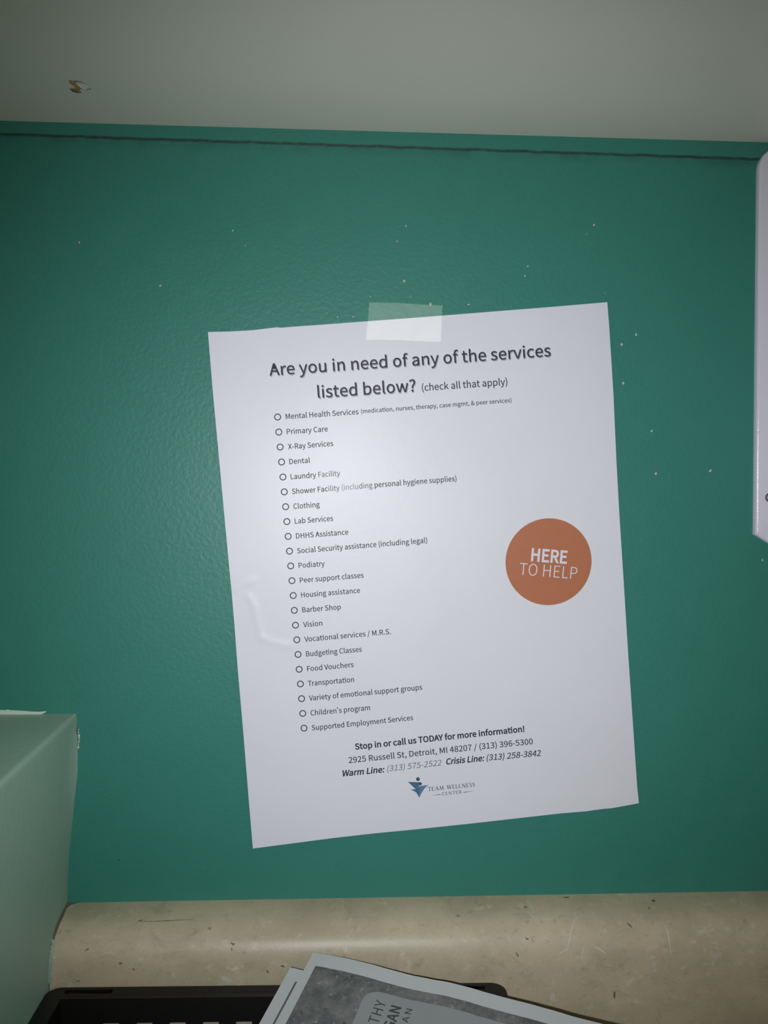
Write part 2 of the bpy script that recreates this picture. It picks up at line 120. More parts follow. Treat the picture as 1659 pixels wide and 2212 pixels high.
def laminate():
    t = NT('travertine_laminate'); t.rough(.40, .42)
    mp = t.n('ShaderNodeMapping'); t.l(t.obj(), mp.inputs[0]); mp.inputs['Scale'].default_value = (1, 1, 1.5)
    v = mp.outputs[0]
    c = t.mix(t.mrange(t.noise(22, 6, .62, v, .4), .3, .7), (0.417, 0.362, 0.239), (0.548, 0.470, 0.321))
    c = t.mix(t.mrange(t.noise(13, 5, .65, v), .48, .72, 0, .6), c, (0.574, 0.465, 0.321))
    c = t.mix(t.mrange(t.noise(60, 6, .7, v, .5), .54, .70, 0, .6), c, (0.353, 0.325, 0.214))
    c = t.mix(t.mrange(t.noise(150, 6, .75, v), .55, .70, 0, .55), c, (0.653, 0.595, 0.439))
    c = t.mix(t.mrange(t.noise(210, 6, .75, v), .56, .72, 0, .7), c, (0.316, 0.265, 0.174))
    c = t.mix(t.mrange(t.noise(520, 4, .7, v), .58, .74, 0, .45), c, (0.274, 0.233, 0.153))
    vo = t.n('ShaderNodeTexVoronoi'); vo.inputs['Scale'].default_value = 70; t.l(v, vo.inputs['Vector'])
    pit = t.math('MULTIPLY', t.mrange(t.math('ADD', vo.outputs['Distance'], t.math('MULTIPLY', t.noise(500, 3), .12)), .10, .17, 1, 0), t.mrange(t.noise(30, 3), .48, .58))
    c = t.mix(pit, c, (0.100, 0.081, 0.056))
    fl = t.math('MULTIPLY', t.mrange(t.noise(85, 5, .65, v, .5), .57, .68), t.mrange(t.noise(21, 3), .50, .66, 0, .42))
    c = t.mix(fl, c, (0.664, 0.668, 0.562))
    t.col(c)
    t.bump(t.noise(900, 3), .12, .0003)
    return t.m

def paper():
    t = NT('white_copy_paper'); t.rough(.40, .32)
    t.col(t.mix(t.noise(25, 4), (.655, .66, .69), (.70, .705, .735)))
    t.bump(t.noise(160, 4), .10, .0006)
    return t.m

def frosted():
    t = NT('frosted_tape')
    tr = t.n('ShaderNodeBsdfTransparent'); tr.inputs[0].default_value = (.985, .985, .978, 1)
    df = t.n('ShaderNodeBsdfDiffuse'); t.l(t.mix(t.noise(140, 4), (.095, .100, .088), (.155, .160, .145)), df.inputs[0])
    ad = t.n('ShaderNodeAddShader'); t.l(tr.outputs[0], ad.inputs[0]); t.l(df.outputs[0], ad.inputs[1])
    t.t.nodes.remove(t.b); t.l(ad.outputs[0], t.t.nodes['Material Output'].inputs[0])
    return t.m

def granite_print():
    t = NT('printed_grey_photo'); t.rough(.5, .3)
    c = t.mix(t.mrange(t.noise(95, 6, .7), .3, .72), (.095, .098, .095), (.225, .225, .215))
    c = t.mix(t.mrange(t.noise(330, 5, .7), .58, .70, 0, .8), c, (.42, .42, .41))
    c = t.mix(t.mrange(t.noise(240, 5, .7), .30, .42, .8, 0), c, (.045, .030, .030))
    t.col(c); return t.m

M = dict(
    wall=wall_paint(), laminate=laminate(), paper=paper(), tape=frosted(), granite=granite_print(),
    chip=plain('bare_plaster_chip', (.50, .45, .42), .7), scratch=plain('pale_scratch', (.09, .32, .235), .6),
    crack=plain('dark_crack', (.02, .035, .03), .8), oldpaint=plain('old_mint_paint', (.50, .62, .52), .55, .4, .06, 90),
    sage=plain('sage_ledge_paint', (.36, .53, .42), .45, .45, .05, 25, .25, 260),
    melamine=plain('white_melamine', (.80, .775, .68), .42, .4, .025, 14, .06, 700),
    chipboard=plain('raw_particleboard', (.44, .29, .11), .9, .2, .5, 420, .9, 700),
    chipdark=plain('dark_split', (.07, .045, .035), .9), flake=plain('lifted_white_flake', (.80, .78, .69), .5),
    plastic=plain('glossy_white_plastic', (.66, .65, .70), .16, .5, .0, 1, .12, 900),
    ring=plain('dark_grey_ring', (.07, .07, .075), .4), disc=plain('grey_ring_centre', (.42, .42, .44), .4),
    black=plain('black_tray_plastic', (.0065, .006, .0052), .42, .32, 0, 1, .12, 1500),
    caulk=plain('brown_grey_caulk', (.145, .120, .090), .8, .3, .25, 150), mint=plain('mint_paint_smear', (.27, .39, .30), .5),
    palecaulk=plain('pale_caulk', (.36, .46, .38), .6),
    leaf=plain('leaflet_paper', (.565, .585, .57), .5, .3, .02, 40),
    ink=plain('black_toner', (.028, .027, .032), .55, .3), inkmid=plain('dark_toner', (.040, .039, .046), .55, .3),
    fade=plain('worn_toner', (.20, .20, .22), .6, .3), fade2=plain('very_worn_toner', (.34, .34, .36), .6, .3),
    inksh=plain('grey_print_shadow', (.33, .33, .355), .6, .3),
    orange=plain('orange_ink', (.420, .150, .072), .5, .3, .05, 300), white=plain('unprinted_white', (.66, .65, .70), .5, .3),
    blue1=plain('blue_ink', (.052, .125, .215), .5), blue2=plain('light_blue_ink', (.085, .185, .295), .5),
    navy=plain('navy_ink', (.022, .030, .062), .5), greyink=plain('grey_blue_ink', (.105, .118, .150), .55),
    lightgrey=plain('light_grey_ink', (.25, .26, .28), .55),
    cardgrey=plain('printed_light_grey', (.31, .325, .315), .5, .3, .03, 60), cardtext=plain('printed_dark_grey', (.050, .050, .052), .5),
    linegrey=plain('printed_mid_grey', (.12, .125, .13), .5),
    scuff=plain('pale_scuff', (.58, .53, .43), .6), grime=plain('grey_grime', (.16, .14, .10), .7), ledgescratch=plain('pale_ledge_scratch', (.52, .68, .57), .5),
    floor=plain('grey_vinyl_floor', (.28, .27, .25), .5, .5, .1, 8),
)

# ------------------------------------------------------------------ object helpers
def tag(o, label=None, cat=None, group=None, kind=None):
    for k, v in (('label', label), ('category', cat), ('group', group), ('kind', kind)):
        if v: o[k] = v
    return o

def empty(name, loc, label, cat, group=None):
    o = bpy.data.objects.new(name, None); o.empty_display_size = .02; COL.objects.link(o); o.location = loc
    bpy.context.view_layer.update()
    return tag(o, label, cat, group)

def mesh(name, verts, faces, mats, parent=None, smooth=False, fm=None, origin=None):
    me = bpy.data.meshes.new(name)
    me.from_pydata([tuple(v) for v in verts], [], faces)
    for m in (mats if isinstance(mats, (list, tuple)) else [mats]): me.materials.append(m)
    if fm: me.polygons.foreach_set('material_index', fm)
    me.polygons.foreach_set('use_smooth', [smooth]*len(me.polygons))
    me.update()
    o = bpy.data.objects.new(name, me); COL.objects.link(o)
    if parent:
        o.parent = parent; o.matrix_parent_inverse = parent.matrix_world.inverted()
    return o

class Acc:                       # gathers polygons of one mesh
    def __init__(s): s.v = []; s.f = []; s.m = []
    def poly(s, pts, mi=0):
        b = len(s.v); s.v += list(pts); s.f.append(tuple(range(b, b+len(pts)))); s.m.append(mi)
    def grid(s, rows, mi=0, flip=False):
        b = len(s.v); n = len(rows[0])
        for r in rows: s.v += list(r)
        for i in range(len(rows)-1):
            for j in range(n-1):
                q = (b+i*n+j, b+i*n+j+1, b+(i+1)*n+j+1, b+(i+1)*n+j)
                s.f.append(q[::-1] if flip else q); s.m.append(mi)
    def box(s, a, b, mi=0):
        (x0, y0, z0), (x1, y1, z1) = a, b
        p = [V(x, y, z) for z in (z0, z1) for y in (y0, y1) for x in (x0, x1)]
        k = len(s.v); s.v += p
        for f in ((0, 2, 3, 1), (4, 5, 7, 6), (0, 1, 5, 4), (2, 6, 7, 3), (0, 4, 6, 2), (1, 3, 7, 5)):
            s.f.append(tuple(k+i for i in f)); s.m.append(mi)
    def out(s, name, mats, parent=None, smooth=False): return mesh(name, s.v, s.f, mats, parent, smooth, s.m)

def interp(l, x):
    if x <= l[0][0]: return l[0][1]
    for (a, va), (b, vb) in zip(l, l[1:]):
        if x <= b:
            t = (x-a)/(b-a); t = t*t*(3-2*t); return va + (vb-va)*t
    return l[-1][1]

def bevel(o, wdt, seg=3, ang=40):
    b = o.modifiers.new('bevel', 'BEVEL'); b.width = wdt; b.segments = seg; b.limit_method = 'ANGLE'; b.angle_limit = math.radians(ang)
    return o

def sheet_mesh(name, top, bot, mat, parent):
    # a thin sheet: front, back and the four cut edges, each with its own vertices so the edges shade flat
    A = Acc(); A.grid(top, flip=True); A.grid(bot)
    for r0, r1 in ((top[0], bot[0]), (bot[-1], top[-1]), ([r[0] for r in bot], [r[0] for r in top]), ([r[-1] for r in top], [r[-1] for r in bot])):
        A.grid([r0, r1], flip=True)
    return A.out(name, mat, parent, True)

def solid(o, th, off=-1):
    s = o.modifiers.new('solid', 'SOLIDIFY'); s.thickness = th; s.offset = off
    return o

# ------------------------------------------------------------------ lettering
def contours(ch, off):
    out = []
    cs = GLYPHS[ch][1]
    def area(c): return sum(c[i][0]*c[(i+1) % len(c)][1]-c[(i+1) % len(c)][0]*c[i][1] for i in range(len(c)))/2
    pc = []
    for c in cs:
        p = [(c[i], c[i+1]) for i in range(0, len(c), 2)]
        q = [p[0]]
        for a in p[1:]:
            if abs(a[0]-q[-1][0])+abs(a[1]-q[-1][1]) > 1: q.append(a)
        if len(q) > 2 and abs(q[0][0]-q[-1][0])+abs(q[0][1]-q[-1][1]) <= 1: q.pop()
        pc.append(q)
    if not off: return pc
    big = max(pc, key=lambda c: abs(area(c))); sg = 1 if area(big) > 0 else -1
    for c in pc:
        n = len(c); r = []
        for i in range(n):
            a, b, d = c[i-1], c[i], c[(i+1) % n]
            u = Vector((b[0]-a[0], b[1]-a[1])).normalized(); w_ = Vector((d[0]-b[0], d[1]-b[1])).normalized()
            n1 = Vector((u.y, -u.x))*sg; n2 = Vector((w_.y, -w_.x))*sg
            h = n1+n2
            if h.length < .3: h = n1
            h = h.normalized(); k = min(1.8, 1/max(.4, h.dot(n1)))
            r.append((b[0]+h.x*off*k, b[1]+h.y*off*k))
        out.append(r)
    return out

KERN = {'Va': -60, 'Vo': -50, 'Vi': -20, 'Tr': -60, 'TO': -20, 'AY': -70, 'DA': -20, 'Fo': -30, 'Wa': -50, 'Fa': -25, 'Ra': -10, 'ry': -10, 'LT': -60, '/ ': 0}
def tess(cs):
    # triangulate outlines: every outer outline with the holes inside it, on its own
    def area(c): return sum(c[i].x*c[(i+1) % len(c)].y-c[(i+1) % len(c)].x*c[i].y for i in range(len(c)))/2
    def inside(p, c):
        r_ = False
        for i in range(len(c)):
            a, b = c[i-1], c[i]
            if (a.y > p.y) != (b.y > p.y) and p.x < (b.x-a.x)*(p.y-a.y)/(b.y-a.y)+a.x: r_ = not r_
        return r_
    off = [0]
    for c in cs: off.append(off[-1]+len(c))
    ar = [area(c) for c in cs]; sg = ar[max(range(len(cs)), key=lambda i: abs(ar[i]))] > 0
    res = []
    for i, c in enumerate(cs):
        if (ar[i] > 0) != sg: continue
        grp = [i]+[j for j in range(len(cs)) if (ar[j] > 0) != sg and inside(cs[j][0], c)]
        idx = [off[j]+k for j in grp for k in range(len(cs[j]))]
        res += [tuple(idx[q] for q in t) for t in tessellate_polygon([cs[j] for j in grp])]
    return res

def layout(text, off, shear=0.0, track=0):
    pen = 0; polys = []
    for i, ch in enumerate(text):
        if ch in GLYPHS and ch != ' ':
            cs = contours(ch, off)
            polys.append((i, [[(x+pen+shear*y, y) for x, y in c] for c in cs]))
            if ch == 't' and text[i+1:i+2] == 'i':          # the joined crossbar of the ti pair
                x0 = pen+300; x1 = pen+GLYPHS['t'][0]+230
                polys.append((i, [[(x0, 690), (x1, 690), (x1, 785+off), (x0, 785+off)]]))
        pen += GLYPHS[ch][0]+track+KERN.get(text[i:i+2], 0)
    xs = [p[0] for _, cs in polys for c in cs for p in c]
    return polys, min(xs), max(xs)

def lettering(acc, text, a, b, cap, surf, off=0, shear=0.0, mats=None, lift=0.0, shift=(0, 0), mi=0, track=0):
    """a, b: where the first and last ink stand on the baseline; cap: capital height; surf maps (u, v, lift) to a point"""
    polys, x0, x1 = layout(text, off, shear, track)
    d = Vector((b[0]-a[0], b[1]-a[1])); L = d.length; d /= L; n = Vector((-d.y, d.x))
    sx = L/(x1-x0); sy = cap/1028.0
    for i, cs in polys:
        k = mi
        if mats:
            for s0, s1, q in mats:
                if s0 <= i < s1: k = q
        pts = [[Vector((a[0]+d.x*(x-x0)*sx+n.x*y*sy+shift[0], a[1]+d.y*(x-x0)*sx+n.y*y*sy+shift[1], 0)) for x, y in c] for c in cs]
        tris = tess(pts)
        flat = [p for c in pts for p in c]
        base = len(acc.v); acc.v += [surf(p.x, p.y, lift) for p in flat]
        for t in tris:
            A, B, C_ = (flat[j] for j in t)
            cr = (B-A).cross(C_-A).z
            if abs(cr) < 1e-9: continue
            acc.f.append(tuple(base+j for j in (t if cr > 0 else t[::-1]))); acc.m.append(k)

def strokes(acc, segs, surf, a, b, h, lift, mi=0):
    """segs in a unit-high box; a, b baseline ends for x = 0 .. 1"""
    d = Vector((b[0]-a[0], b[1]-a[1])); L = d.length; d /= L; n = Vector((-d.y, d.x))
    for x0, y0, x1, y1, w_ in segs:
        p = Vector((x0*L, y0*h)); q = Vector((x1*L, y1*h)); t = (q-p)
        if t.length == 0: continue
        t.normalize(); m = Vector((-t.y, t.x))*w_*h*.5
        c = [p-m, q-m, q+m, p+m]
        acc.poly([surf(a[0]+d.x*k.x+n.x*k.y, a[1]+d.y*k.x+n.y*k.y, lift) for k in c], mi)

SERIF = {   # small Roman capitals: stems, hairlines and foot serifs, in a 0..1 box
 'T': (.62, [(.31, 0, .31, 1, .14), (0, .96, .62, .96, .08), (.02, .84, .02, 1, .06), (.60, .84, .60, 1, .06), (.2, .03, .42, .03, .06)]),
 'E': (.52, [(.1, 0, .1, 1, .14), (0, .03, .5, .03, .07), (0, .97, .46, .97, .07), (.1, .52, .4, .52, .07), (.48, 0, .48, .17, .06), (.45, .84, .45, 1, .06)]),
 'A': (.74, [(.1, 0, .38, 1, .07), (.36, 1, .66, 0, .15), (.2, .33, .55, .33, .06), (0, .03, .2, .03, .06), (.54, .03, .76, .03, .06)]),
 'M': (.86, [(.1, 0, .16, 1, .07), (.16, 1, .43, .05, .15), (.43, .05, .70, 1, .07), (.70, 1, .76, 0, .15), (0, .03, .2, .03, .06), (.64, .03, .88, .03, .06)]),
 'W': (.98, [(.06, 1, .28, 0, .15), (.28, 0, .5, 1, .07), (.5, 1, .7, 0, .15), (.7, 0, .92, 1, .07), (0, .97, .2, .97, .06), (.8, .97, 1, .97, .06)]),
 'L': (.5, [(.1, 0, .1, 1, .14), (0, .03, .48, .03, .07), (.47, 0, .47, .2, .06), (0, .97, .2, .97, .06)]),
 'N': (.74, [(.1, 0, .1, 1, .07), (.1, 1, .62, 0, .15), (.62, 0, .62, 1, .07), (0, .03, .2, .03, .06), (.52, .97, .74, .97, .06)]),
 'S': (.46, [(.4, .84, .3, .97, .08), (.3, .97, .14, .95, .09), (.14, .95, .06, .78, .12), (.06, .78, .14, .6, .13), (.14, .6, .32, .42, .14), (.32, .42, .4, .22, .13), (.4, .22, .3, .05, .11), (.3, .05, .14, .04, .08), (.14, .04, .04, .18, .07)]),
 'C': (.66, [(.6, .82, .46, .96, .07), (.46, .96, .26, .96, .09), (.26, .96, .1, .75, .13), (.1, .75, .06, .5, .14), (.06, .5, .1, .25, .14), (.1, .25, .26, .05, .13), (.26, .05, .46, .04, .09), (.46, .04, .62, .2, .07)]),
 'R': (.62, [(.1, 0, .1, 1, .14), (.1, .97, .34, .96, .07), (.34, .96, .46, .8, .12), (.46, .8, .42, .6, .13), (.42, .6, .1, .5, .07), (.26, .5, .58, 0, .14), (0, .03, .2, .03, .06), (.5, .03, .66, .03, .06)]),
 ' ': (.34, [])}
def serif_line(acc, text, a, b, h, surf, lift, mi=0):
    tot = sum(SERIF[c][0]+.13 for c in text)-.13; L = math.hypot(b[0]-a[0], b[1]-a[1]); k = L/tot
    pen = 0; segs = []
    for c in text:
        for x0, y0, x1, y1, w_ in SERIF[c][1]: segs.append(((x0+pen)/tot, y0, (x1+pen)/tot, y1, w_*1.25))
        pen += SERIF[c][0]+.13
    strokes(acc, segs, surf, a, b, h, lift, mi)

# ------------------------------------------------------------------ the setting: wall, ledge, floor
def blob(acc, cx, cz, r, mi, y=-.06, asp=1.0, ang=0.0, n=9, h=.18):
    ring = []
    for i in range(n):
        a = 2*math.pi*i/n; q = r*random.uniform(.72, 1.15)
        u, v = q*math.cos(a), q*asp*math.sin(a)
        ring.append((cx+u*math.cos(ang)-v*math.sin(ang), cz+u*math.sin(ang)+v*math.cos(ang)))
    b = len(acc.v); acc.v += [V(x, y, z) for x, z in ring]+[V(cx, y-h, cz)]
    for i in range(n): acc.f.append((b+i, b+(i+1) % n, b+n)); acc.m.append(mi)

A = Acc()
A.poly([V(-900, 0, -ZO*1000), V(1500, 0, -ZO*1000), V(1500, 0, 1350), V(-900, 0, 1350)], 0)
for x, z, r, b in D['specks']:
    blob(A, x, z, r*.62*(.6+.5*b), 1, asp=1.35, ang=random.uniform(-.9, .3))
for x, z, a, b in D['scr']:
    for k in range(3): blob(A, x+random.uniform(-.5, .5)*a, z+random.uniform(-.5, .5)*b*2, b*.55, 2, asp=.45, ang=random.uniform(-.6, .3), n=7, h=.03)
blob(A, D['dark'][0], D['dark'][1], .45, 3, n=7)
for x, z, l in ((-157.5, -132.9, 3.6), (-150.0, -132.7, 1.6), (-146.5, -132.9, 1.8)):
    blob(A, x, z, l, 3, asp=.12, n=12, h=.1)
for k in range(7): blob(A, -142.0+random.uniform(-.25, .25), -141.0-k*1.6, random.uniform(.3, .65), 1, asp=1.8, n=7, h=.25)
for k in range(9): blob(A, -143.3+random.uniform(-.3, .3), -139.0-k*1.3, .5, 3, asp=1.9, n=7, h=.08)
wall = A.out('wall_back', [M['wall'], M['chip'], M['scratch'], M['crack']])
tag(wall, 'teal green painted wall with small pale chips and a dark grimy line near its top', 'wall', kind='structure')
pa = Acc(); pts = [Vector((x, z, 0)) for x, z in D['patch']]
pa.v = [V(p.x, -.35, p.y) for p in pts]
for t in tessellate_polygon([pts]): pa.f.append(t); pa.m.append(0)
solid(pa.out('bare_paint_patch', M['oldpaint'], wall), .00025, 0)

fl = Acc(); fl.poly([V(-900, 0, -ZO*1000), V(-900, -1800, -ZO*1000), V(1500, -1800, -ZO*1000), V(1500, 0, -ZO*1000)])
tag(fl.out('floor', M['floor']), 'grey vinyl floor below the counter', 'floor', kind='structure')

# low boxed ledge at the left, painted sage green
TZ = -132.3
edge = D['boxe']
def ledge_section(k):            # k = 1 against the wall (ragged caulked edge), 0 out in the room (straight)
    s = [(-285, -ZO*1000), (-285, TZ), (-200, TZ)]
    q = 1-.75*k
    s += [(-143.3-2.4*q, TZ), (-143.3-1.5*q, TZ-.15*q), (-143.3-.75*q, TZ-.55*q), (-143.3-.2*q, TZ-1.3*q), (-143.3, TZ-2.4*q)]
    for x, z in edge[1:]:
        if z > TZ-4: continue
        st = -143.25 + (z-TZ)/(-235.3-TZ)*(-148.9+143.25)
        s.append((st+(x-st)*k, z))
    s += [(-148.9, -262), (-149.0, -345), (-149.0, -ZO*1000)]
    return s
A = Acc(); rows = []
for y, k in ((0, 1), (-2, .75), (-5, .4), (-10, .12), (-18, 0), (-60, 0), (-200, 0), (-700, 0)):
    rows.append([V(x, y, z) for x, z in ledge_section(k)])
A.grid(rows, flip=True)
A.poly([Vector(p) for p in rows[-1]])
nl = len(A.f)-1
for (y0, z0), (y1, z1), h in D['lsc']:
    A.poly([V(-148.75, y0, z0), V(-148.75, (y0+y1)/2-h, (z0+z1)/2-h), V(-148.75, y1, z1), V(-148.75, (y0+y1)/2+h, (z0+z1)/2+h)], 1)
ledge = A.out('wall_left', [M['sage'], M['ledgescratch']], smooth=True)
for p in ledge.data.polygons[nl:]: p.use_smooth = False
tag(ledge, 'low boxed ledge painted sage green standing against the teal wall at the left of the counter', 'ledge', kind='structure')

# ------------------------------------------------------------------ wall cabinet overhead
cab = empty('wall_cabinet', V(40, 0, 179.3), 'white melamine wall cabinet overhead, chipped on its underside', 'cabinet')
A = Acc(); A.box((-520, -300, 179.3), (620, 0, 195.3)); bp_ = A.out('bottom_panel', M['melamine'], cab)
A = Acc(); A.box((-536, -318, 179.3), (-520, 0, 860)); A.out('side_panel', M['melamine'], cab)
A = Acc(); A.box((620, -318, 179.3), (636, 0, 860)); A.out('side_panel', M['melamine'], cab)
A = Acc(); A.box((-520, -8, 195.3), (620, 0, 844)); A.out('back_panel', M['melamine'], cab)
A = Acc(); A.box((-520, -300, 844), (620, 0, 860)); A.out('top_panel', M['melamine'], cab)
for x0, x1 in ((-518, 49), (51, 618)):
    A = Acc(); A.box((x0, -318, 182), (x1, -300.5, 857)); d_ = bevel(A.out('door', M['melamine'], cab), .0015)
# the chip: torn-out particleboard with a lifted flake of melamine beside it
A = Acc()
def under(px, py, dz=0.0): return V(px, py, 179.3-dz)
CX, CY = -126.5, -42.7
sc = .208
def cp(u, v): return CX+(u-800)/16.6*sc*1.02, CY+(-(v-415))/16.6*-.53
body = [(640, 250), (760, 250), (860, 280), (850, 350), (900, 370), (990, 430), (1015, 470), (930, 500), (820, 520), (790, 600), (660, 622), (550, 585), (470, 500), (560, 495), (680, 510), (705, 440), (630, 350)]
c0 = [Vector((*cp(u, v), 0)) for u, v in body]
b0 = len(A.v); A.v += [under(p.x, p.y, random.uniform(.05, .3)) for p in c0]
for t in tessellate_polygon([c0]): A.f.append(tuple(b0+i for i in t)); A.m.append(0)
for l in ([(840, 262), (930, 240), (1040, 262), (1135, 285), (1130, 297), (1040, 275), (930, 262), (850, 280)], [(930, 500), (1040, 505), (1180, 490), (1280, 478), (1285, 492), (1180, 508), (1040, 522), (960, 515)], [(480, 505), (640, 600), (800, 605), (820, 560), (830, 590), (810, 625), (640, 632), (520, 590)]):
    c1 = [Vector((*cp(u, v), 0)) for u, v in l]; b0 = len(A.v); A.v += [under(p.x, p.y, .35) for p in c1]
    for t in tessellate_polygon([c1]): A.f.append(tuple(b0+i for i in t)); A.m.append(1)
fk = [(870, 285, .1), (1000, 275, .5), (1130, 300, .6), (1290, 400, .1), (1250, 470, .1), (1040, 490, .9), (960, 420, 1.0), (890, 350, .6)]
b0 = len(A.v); A.v += [under(*cp(u, v), h) for u, v, h in fk]+[under(*cp(1060, 380), .8)]
for i in range(len(fk)): A.f.append((b0+i, b0+(i+1) % len(fk), b0+len(fk))); A.m.append(2)
A.out('chipped_spot', [M['chipboard'], M['chipdark'], M['flake']], cab)

# ------------------------------------------------------------------ countertop with rolled backsplash
ct = empty('countertop', V(275, 0, -338), 'beige stone-patterned laminate countertop with rounded backsplash under the teal wall', 'countertop')
prof = [(0, -236.6), (-2, -236.75), (-5, -237.0), (-9, -237.5), (-13, -238.2), (-16.5, -239.1), (-19.5, -240.3), (-22, -241.8), (-24.3, -243.8), (-26.2, -246.3), (-27.8, -249.4), (-28.9, -253), (-29.6, -257.5), (-30, -263), (-30, -280), (-30, -300), (-30, -322), (-30.8, -328), (-33, -332.5), (-36.5, -335.8), (-41, -337.5), (-46, -338)]
def bx0(y):                      # left end: corner rounded at the wall, then following the gap to the ledge
    return interp([(-46, -148.4), (-30, -148.4), (-26, -148.2), (-20, -147.6), (-12, -147.3), (-6, -147.8), (-3.0, -147.6), (-1.2, -145.6), (0, -142.8)], y)
xs = [0, .004, .02, .05, .1, .2, .35, .5, .75, 1]
A = Acc()
A.grid([[V(bx0(y)+(700-bx0(y))*t, y, z) for t in xs] for y, z in prof], flip=True)
back = [V(bx0(y), y, z) for y, z in prof]+[V(-148.4, 0, -338)]
A.poly(back)
def onprof(x, q, out=.05):       # a point on the rolled surface: x along it, q along the profile
    j = min(int(q), len(prof)-2); f = q-j
    (y0, z0), (y1, z1) = prof[j], prof[j+1]; n = Vector((z1-z0, -(y1-y0))).normalized()
    n = n if n.x < 0 or n.y > 0 else -n
    return V(x, y0+(y1-y0)*f+n.x*out, z0+(z1-z0)*f+n.y*out)
def streak(pts, wd, mi):         # a scratch or smear along the surface, tapering at both ends
    r1, r2 = [], []
    for i, ((xa, qa), (xb, qb)) in enumerate(zip(pts, pts[1:])):
        for k in range(5):
            f = k/5; t = (i+f)/(len(pts)-1); h = wd*math.sin(math.pi*min(.97, max(.03, t)))**.6*random.uniform(.6, 1.1)
            x, q = xa+(xb-xa)*f, qa+(qb-qa)*f
            vert = abs(qb-qa)*2 > abs(xb-xa)
            r1.append(onprof(x-(h if vert else 0), q-(0 if vert else h*.4))); r2.append(onprof(x+(h if vert else 0), q+(0 if vert else h*.4)))
    A.grid([r1, r2], mi)
for kind, wd, pts in D['marks']: streak(pts, wd, kind)
A.out('backsplash', [M['laminate'], M['scuff'], M['grime'], M['wall']], ct, smooth=True)
A = Acc(); A.box((-148.4, -640, -376), (700, 0, -338)); bevel(A.out('worktop', M['laminate'], ct), .004)
# caulk bead in the gap and mint paint wiped over the end
A = Acc(); r1 = []; r2 = []; r3 = []
for i in range(40):
    t = i/39; k = t*13; j = min(int(k), 12); f = k-j
    y = prof[j][0]*(1-f)+prof[j+1][0]*f; z = prof[j][1]*(1-f)+prof[j+1][1]*f
    wv = random.uniform(-.18, .18)
    r1.append(V(-149.6, y-.3, z+1.3+wv)); r2.append(V(-148.3+wv, y-.1, z+.3)); r3.append(V(bx0(y)+.25+.1*wv, y, z-.3))
A.grid([r1, r2, r3])
cb = A.out('caulk_bead', [M['caulk']], ct, smooth=True)
A = Acc(); r1 = []; r2 = []
for i in range(46):
    t = i/45; k = 2+t*11; j = min(int(k), 12); f = k-j
    y = prof[j][0]*(1-f)+prof[j+1][0]*f; z = prof[j][1]*(1-f)+prof[j+1][1]*f
    o_ = .5+.5*math.sin(i*.35)*random.uniform(.4, 1)
    x0_ = -149.1 if y > -24 else -148.6
    w_ = random.uniform(.15, .4) if t < .55 else random.uniform(.5, 1.1)
    r1.append(V(x0_-.3, y-.35, z+1.5 if y > -24 else z+.4)); r2.append(V((x0_+w_*.5) if y > -24 else bx0(y)+w_, y-.22, z+(1.25 if y > -24 else .2)))
A.grid([r1, r2])
A.out('paint_smear', [M['mint']], ct, smooth=True)

# ------------------------------------------------------------------ letter tray
ANG = math.radians(-1.06)
TC = (-148.4, -30.4)
def TV(x, y, z):                 # tray coordinates: x to the right from its back left corner, y towards the room
    return V(TC[0]+x*math.cos(ANG)+y*math.sin(ANG), TC[1]+x*math.sin(ANG)-y*math.cos(ANG), z)
RZ, FZ = -264.7, -336.6
TW, TD, RW = 232.5, 300.0, 7.6
tray = empty('letter_tray', TV(TW/2, TD/2, -338), 'black plastic letter tray with square holes on the counter against the backsplash', 'letter tray')
def rrect(x0, y0, x1, y1, r, n=6):
    p = []
    for cx, cy, a0 in ((x1-r, y0+r, -90), (x1-r, y1-r, 0), (x0+r, y1-r, 90), (x0+r, y0+r, 180)):
        for i in range(n+1):
            a = math.radians(a0+90*i/n); p.append(Vector((cx+r*math.cos(a), cy+r*math.sin(a), 0)))
    return p
def plate(name, loops, z0, z1, mat, parent, bev=.0008):
    A = Acc(); flat = [p for l in loops for p in l]
    tris = tessellate_polygon(loops); n = len(flat)
    A.v = [TV(p.x, p.y, z1) for p in flat]+[TV(p.x, p.y, z0) for p in flat]
    for t in tris:
        A.f.append(tuple(t)); A.m.append(0); A.f.append(tuple(n+i for i in reversed(t))); A.m.append(0)
    b = 0
    for l in loops:
        k = len(l)
        for i in range(k):
            A.f.append((b+i, b+(i+1) % k, n+b+(i+1) % k, n+b+i)); A.m.append(0)
        b += k
    o = A.out(name, mat, parent)
    bm = bmesh.new(); bm.from_mesh(o.data); bmesh.ops.recalc_face_normals(bm, faces=bm.faces); bm.to_mesh(o.data); bm.free()
    if bev: bevel(o, bev, 2, 50)
    return o
slot = lambda x0, x1: rrect(x0, 2.0, x1, 5.4, 1.6, 4)
plate('rim', [rrect(0, 0, TW, TD, 7), rrect(RW, RW, TW-RW, TD-2, 5), slot(9, 33), slot(TW-36, TW-10)], RZ-2.0, RZ, M['black'], tray)
def holed(name, nx, ny, P, hx, hy, px, py, ox, oy, W_, H_, th):   # a thin wall pierced by square holes; P maps (u, v)
    us = [0]; hu = []
    for i in range(nx): a = ox+i*px; us += [a, a+hx]; hu.append(len(us)-2)
    us.append(W_)
    vs_ = [0]; hv = []
    for j in range(ny): a = oy+j*py; vs_ += [a, a+hy]; hv.append(len(vs_)-2)
    vs_.append(H_)
    v = [P(u, q) for q in vs_ for u in us]; n = len(us); f = []
    for j in range(len(vs_)-1):
        for i in range(n-1):
            if i in hu and j in hv: continue
            f.append((j*n+i, j*n+i+1, (j+1)*n+i+1, (j+1)*n+i))
    o = mesh(name, v, f, M['black'], tray); solid(o, th, 0); return o
